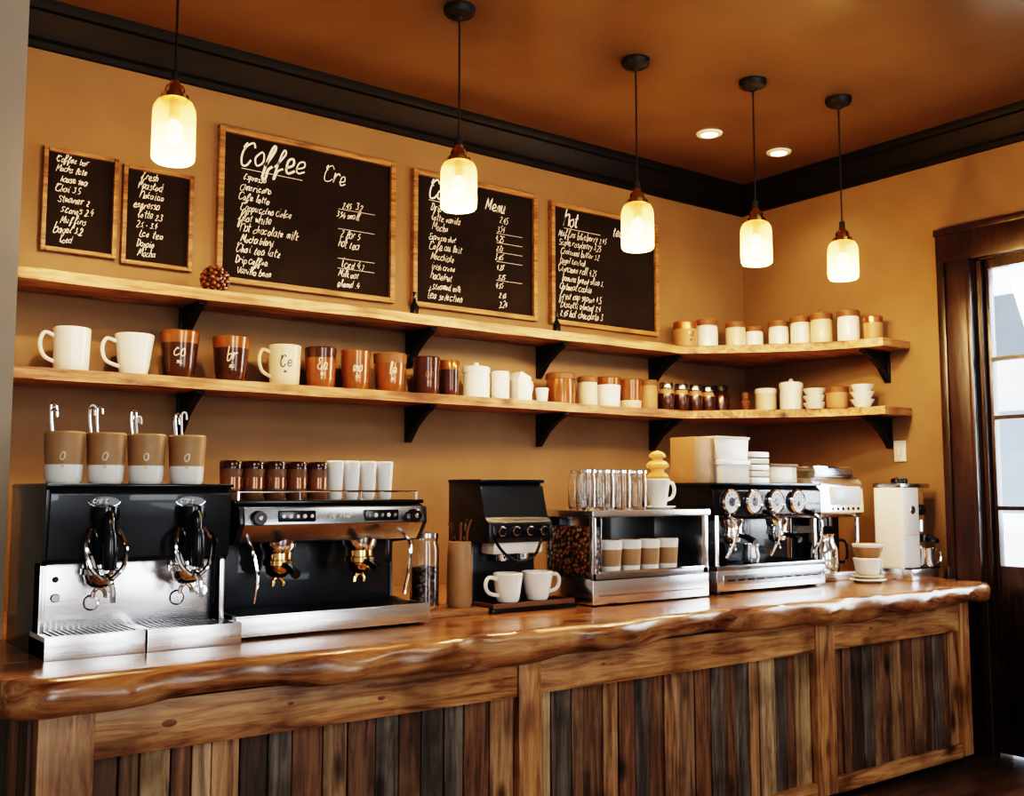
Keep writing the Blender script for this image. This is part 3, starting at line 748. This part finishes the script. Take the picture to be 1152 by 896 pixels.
for k, (x, y) in enumerate([(2.180, 2.50), (2.252, 2.49), (2.324, 2.49), (2.396, 2.49), (2.215, 2.58), (2.29, 2.58), (2.365, 2.58)]):
    mb = MB(); r = .033
    mb.lathe([(0, 0), (r * .85, 0), (r, .01), (r, .10), (r * .9, .115), (r * .94, .125), (r * .87, .125), (r * .82, .115), (r - .003, .098), (r - .003, .010), (0, .008)], 'glass', seg=24)
    mb.lathe([(r * .955, .118), (r * 1.0, .119), (r * 1.0, .127), (r * .94, .128)], 'chrome', seg=20)
    mb.finish('glass_jar', (x, y, CT + .2955), rz=-.6)
mb = MB(); mb.lathe([(0, 0), (.04, 0), (.06, .008), (.058, .011), (.03, .006), (0, .005)], 'white'); mb.finish('saucer', (2.49, 2.49, CT + .2955))
mug('coffee_mug', 2.49, 2.49, CT + .302, .028, .042, .095, 'white', 0)
mb = MB()
mb.lathe([(0, 0), (.032, .0), (.038, .010), (.030, .020), (.022, .024), (.022, .034), (.034, .04), (.037, .05), (.03, .06), (.018, .064), (.016, .07), (.026, .076), (.026, .086), (.014, .094), (0, .098)], 'gold', seg=20)
for k in range(6):
    a = k * 1.047; mb.sphere((.030 * math.cos(a), .030 * math.sin(a), .048), .010, 'gold', sub=1); mb.sphere((.022 * math.cos(a + .5), .022 * math.sin(a + .5), .08), .008, 'gold', sub=1)
mb.finish('cream_puff', (2.49, 2.49, CT + .394))

# ------------------------------------------------------------------ four-gauge espresso machine
mb = MB(); w, d, h = .60, .24, .378
mb.box(0, w, .16, d, 0, h, 'black', .005)
mb.prism([(.17, .255), (.17, h), (.02, h), (0, h - .02), (.0, .27), (.02, .255)], 'x', 0, w, 'black', .005)
mb.box(-.004, w + .004, .0, d, h - .002, h + .007, 'dgrey', .003)
mb.box(0, w, -.01, .18, .01, .085, 'steel', .004); tray(mb, .0, w, -.01, .155, .08, .098, 40, 'gsteel', 'chrome')
mb.box(.03, w - .03, -.014, -.009, .03, .066, 'gsteel', .002)
for k in range(10): mb.box(.05 + k * .052, .085 + k * .052, -.016, -.013, .044, .050, 'black')
for fx in (.04, w - .04): mb.cyl((fx, .03, 0), .016, .012, 'black')
for px in (.012, w - .012): mb.tube([(px, .0, .09), (px, .0, .27)], .007, 'chrome', 8, False)
for k in range(4):
    gx = .08 + k * .123
    mb.lathe([(0, .0), (.045, 0), (.045, .012), (.040, .018), (.036, .014), (0, .014)], 'chrome', (gx, .003, .318), 28, Matrix.Rotation(math.pi / 2, 4, 'X'))
    mb.cyl((gx, -.0105, .318), .0355, .002, 'dial', 'y', 28); mb.cyl((gx, -.0125, .318), .016, .0012, 'black', 'y', 24)
    for q in range(9):
        a = -.6 + q * .54; c, s = math.cos(a), math.sin(a)
        mb.tube([(gx + .024 * c, -.0132, .318 + .024 * s), (gx + .031 * c, -.0132, .318 + .031 * s)], .0012, 'black', 4, False)
    a = .6 + k * 1.3
    mb.tube([(gx, -.0150, .318), (gx + .024 * math.cos(a), -.0150, .318 + .024 * math.sin(a))], .0016, 'brown', 5, False)
for cx in (.16, .41):
    mb.lathe([(0, 0), (.028, 0), (.04, .02), (.042, .045), (0, .048)], 'chrome', (cx, .06, .212), 24)
    portafilter(mb, cx, .06, .198, 'chrome', True, .05)
for cx in (.05, .285, .53):
    mb.tube([(cx, -.01, .275), (cx + .02, -.035, .245), (cx + .018, -.03, .18), (cx + .005, -.005, .125)], .0055, 'chrome'); mb.sphere((cx, -.012, .277), .012, 'black')
mb.lathe([(0, 0), (.028, 0), (.034, .02), (.026, .05), (.03, .065), (.024, .065), (.02, .05), (0, .01)], 'steel', (.285, .08, .098), 24)
mb.finish('espresso_machine', (2.72, 2.45, CT))
zt = CT + .3855
mb = MB(); mb.box(0, .10, 0, .12, 0, .165, 'kraft', .003); mb.finish('cardboard_box', (2.745, 2.56, zt))
mb = MB(); mb.box(0, .155, 0, .09, 0, .080, 'paper', .003); mb.box(-.004, .159, -.004, .094, .066, .085, 'white', .003); mb.finish('pastry_box', (2.86, 2.54, zt))
mb = MB(); mb.prism([(0, 0), (.155, 0), (.165, .080), (-.01, .080)], 'y', 0, .08, 'white', .003); mb.box(-.012, .167, -.004, .084, .075, .084, 'paper', .002); mb.finish('napkin_box', (2.858, 2.545, zt + .086))
mb = MB()
for k in range(5): mb.box(0, .10, -.0, .09, k * .024, k * .024 + .021, 'paper' if k % 2 else 'white', .004)
mb.finish('napkin_stack', (3.032, 2.54, zt))
mb = MB(); mb.box(0, .16, 0, .10, 0, .070, 'cream', .008); mb.box(-.004, .164, -.004, .104, .062, .075, 'lid', .004); mb.finish('storage_tin', (3.15, 2.55, zt))

# ------------------------------------------------------------------ filter coffee machine (steel, screen)
mb = MB(); w, d, h = .32, .22, .41
mb.box(0, w, .12, d, 0, h - .02, 'gsteel', .005); mb.box(0, w, -.0, d, 0, .035, 'steel', .005)
mb.prism([(.13, .25), (.13, h), (.02, h), (.0, h - .03), (-.005, .27), (.02, .25)], 'x', 0, w, 'steel', .006)
mb.box(.10, w - .03, -.010, .002, .30, .375, 'dial', .004); mb.box(.12, w - .05, -.012, -.009, .318, .360, 'blueg', .001)
for k in range(6): mb.cyl((.11 + k * .034, -.001, .285), .007, .006, 'black', 'y', 12)
mb.box(.01, w - .01, .115, .122, .035, .25, 'black')
mb.lathe([(0, 0), (.05, 0), (.058, .02), (.056, .09), (.042, .12), (.040, .14), (.046, .15), (0, .155)], 'chrome', (.125, .055, .036), 28)
mb.tube([(.18, .03, .16), (.21, .01, .15), (.21, .01, .08), (.182, .03, .07)], .006, 'black')
mb.cyl((.125, .06, .215), .04, .04, 'black'); mb.cyl((.02, .02, .035), .009, .215, 'chrome'); mb.cyl((w - .02, .02, .035), .009, .215, 'chrome')
mb.box(.03, w - .03, .02, .18, h, h + .040, 'gsteel', .01); mb.box(.04, w - .04, .03, .17, h + .036, h + .047, 'chrome', .004)
mb.finish('filter_coffee_machine', (3.40, 2.54, CT))
mb = MB()
mb.lathe([(0, 0), (.045, 0), (.07, .012), (.068, .016), (0, .01)], 'white', seg=28); mb.lathe([(0, .016), (.045, .016), (.062, .026), (.06, .03), (0, .024)], 'cream', seg=28)
mb.finish('saucer_stack', (3.575, 2.43, CT))
mug('coffee_mug', 3.575, 2.43, CT + .031, .044, .056, .065, 'white', 0)
mug('coffee_mug', 3.575, 2.43, CT + .0965, .046, .058, .055, 'kraft', 0, top='white')

# ------------------------------------------------------------------ upright burr grinder, pale body
mb = MB(); w, d, h = .225, .15, .375
mb.box(0, w, -.02, d, 0, .045, 'steel', .006); mb.box(.01, w - .01, -.01, .08, .045, .050, 'black')
mb.box(0, w * .58, .02, d, .04, h, 'white', .014, seg=3); mb.box(w * .58, w * .90, .04, d, .04, h - .02, 'steel', .01)
mb.box(.0, w * .93, .02, d, h - .006, h + .012, 'gsteel', .005)
mb.lathe([(0, 0), (.03, 0), (.034, .006), (.032, .022), (.012, .028), (0, .03)], 'black', (.10, .09, h + .01), 24)
mb.box(.02, .105, .012, .022, .18, .33, 'paper', .004); mb.cyl((.06, .014, .28), .018, .008, 'chrome', 'y')
mb.lathe([(0, 0), (.03, 0), (.034, .01), (.030, .06), (.034, .075), (.03, .075), (.026, .06), (0, .01)], 'chrome', (.160, .012, .05), 24)
mb.tube([(.180, -.008, .115), (.206, -.016, .11), (.206, -.016, .07), (.183, -.008, .062)], .005, 'chrome')
mb.cyl((.160, .03, .15), .028, .03, 'black'); mb.tube([(.155, .005, .165), (.145, -.02, .165), (.135, -.05, .155)], .010, 'black', 10)
mb.cyl((.160, .04, .19), .018, .05, 'chrome'); mb.cyl((.165, .038, .28), .022, .012, 'black', 'y')
mb.finish('coffee_grinder', (3.765, 2.375, CT))

# ------------------------------------------------------------------ lighting
def area(name, loc, target, size, sy, e, col):
    l = bpy.data.lights.new(name, 'AREA'); l.shape = 'RECTANGLE'; l.size = size; l.size_y = sy; l.energy = e; l.color = col
    o = bpy.data.objects.new(name, l); scene.collection.objects.link(o); o.location = loc
    o.rotation_euler = (Vector(target) - Vector(loc)).to_track_quat('-Z', 'Y').to_euler()
area('fill_light_overhead', (.6, -.2, 2.45), (1.4, 2.1, .3), 1.0, .5, 14, (1, .95, .88))  # unseen overhead fill pair added to light the counter, no fixtures there
area('fill_light_overhead', (2.9, .2, 2.45), (2.9, 2.1, .3), 1.0, .5, 9, (1, .95, .88))
# added fill panels behind the camera for steel highlights; daylight from the glazed door
area('fill_light_rear', (.1, -2.7, 1.3), (1.4, 2.3, .5), 1.1, 1.5, 36, (.93, .96, 1))
area('fill_light_rear', (2.6, -2.7, 1.3), (2.6, 2.3, .5), 1.1, 1.5, 28, (.93, .96, 1))
area('window_daylight', (4.3, 1.73, 1.4), (2.5, 2.2, .7), .75, 1.1, 24, (.8, .9, 1))

wd = bpy.data.worlds.new('World'); scene.world = wd; wd.use_nodes = True
N, L = wd.node_tree.nodes, wd.node_tree.links
bg = N['Background']; tc = N.new('ShaderNodeTexCoord'); sp = N.new('ShaderNodeSeparateXYZ')
L.new(tc.outputs['Generated'], sp.inputs['Vector'])
r = N.new('ShaderNodeValToRGB'); e = r.color_ramp.elements
e[0].position = .6; e[0].color = (0, 0, 0, 1); e[1].position = .8; e[1].color = (1.0, 1.0, 1.0, 1)
L.new(sp.outputs['X'], r.inputs['Fac'])
r2 = N.new('ShaderNodeMapRange'); r2.inputs['From Min'].default_value = .1; r2.inputs['From Max'].default_value = -.9
L.new(sp.outputs['Y'], r2.inputs['Value'])
m1 = N.new('ShaderNodeMix'); m1.data_type = 'RGBA'; m1.inputs['A'].default_value = (.08, .07, .062, 1); m1.inputs['B'].default_value = (.38, .37, .36, 1)
L.new(r2.outputs['Result'], m1.inputs['Factor'])
m2 = N.new('ShaderNodeMix'); m2.data_type = 'RGBA'; m2.inputs['B'].default_value = (4.0, 4.3, 4.6, 1)
L.new(r.outputs['Color'], m2.inputs['Factor']); L.new(m1.outputs['Result'], m2.inputs['A'])
L.new(m2.outputs['Result'], bg.inputs['Color']); bg.inputs['Strength'].default_value = 1.0

# ------------------------------------------------------------------ camera
cam = bpy.data.cameras.new('camera'); co = bpy.data.objects.new('camera', cam); scene.collection.objects.link(co)
cam.lens = 36.34; cam.sensor_width = 36; cam.sensor_fit = 'HORIZONTAL'; cam.clip_start = .05
co.location = (0, 0, CZ)
p = math.radians(5.18)
f = Vector((.602 * math.cos(p), .799 * math.cos(p), math.sin(p)))
co.rotation_euler = f.to_track_quat('-Z', 'Y').to_euler()
scene.camera = co
scene.view_settings.view_transform = 'Filmic'
for lk in ('Filmic - Very High Contrast', 'Very High Contrast', 'Filmic - High Contrast', 'High Contrast'):
    try:
        scene.view_settings.look = lk; break
    except Exception:
        pass
scene.view_settings.exposure = 0.22
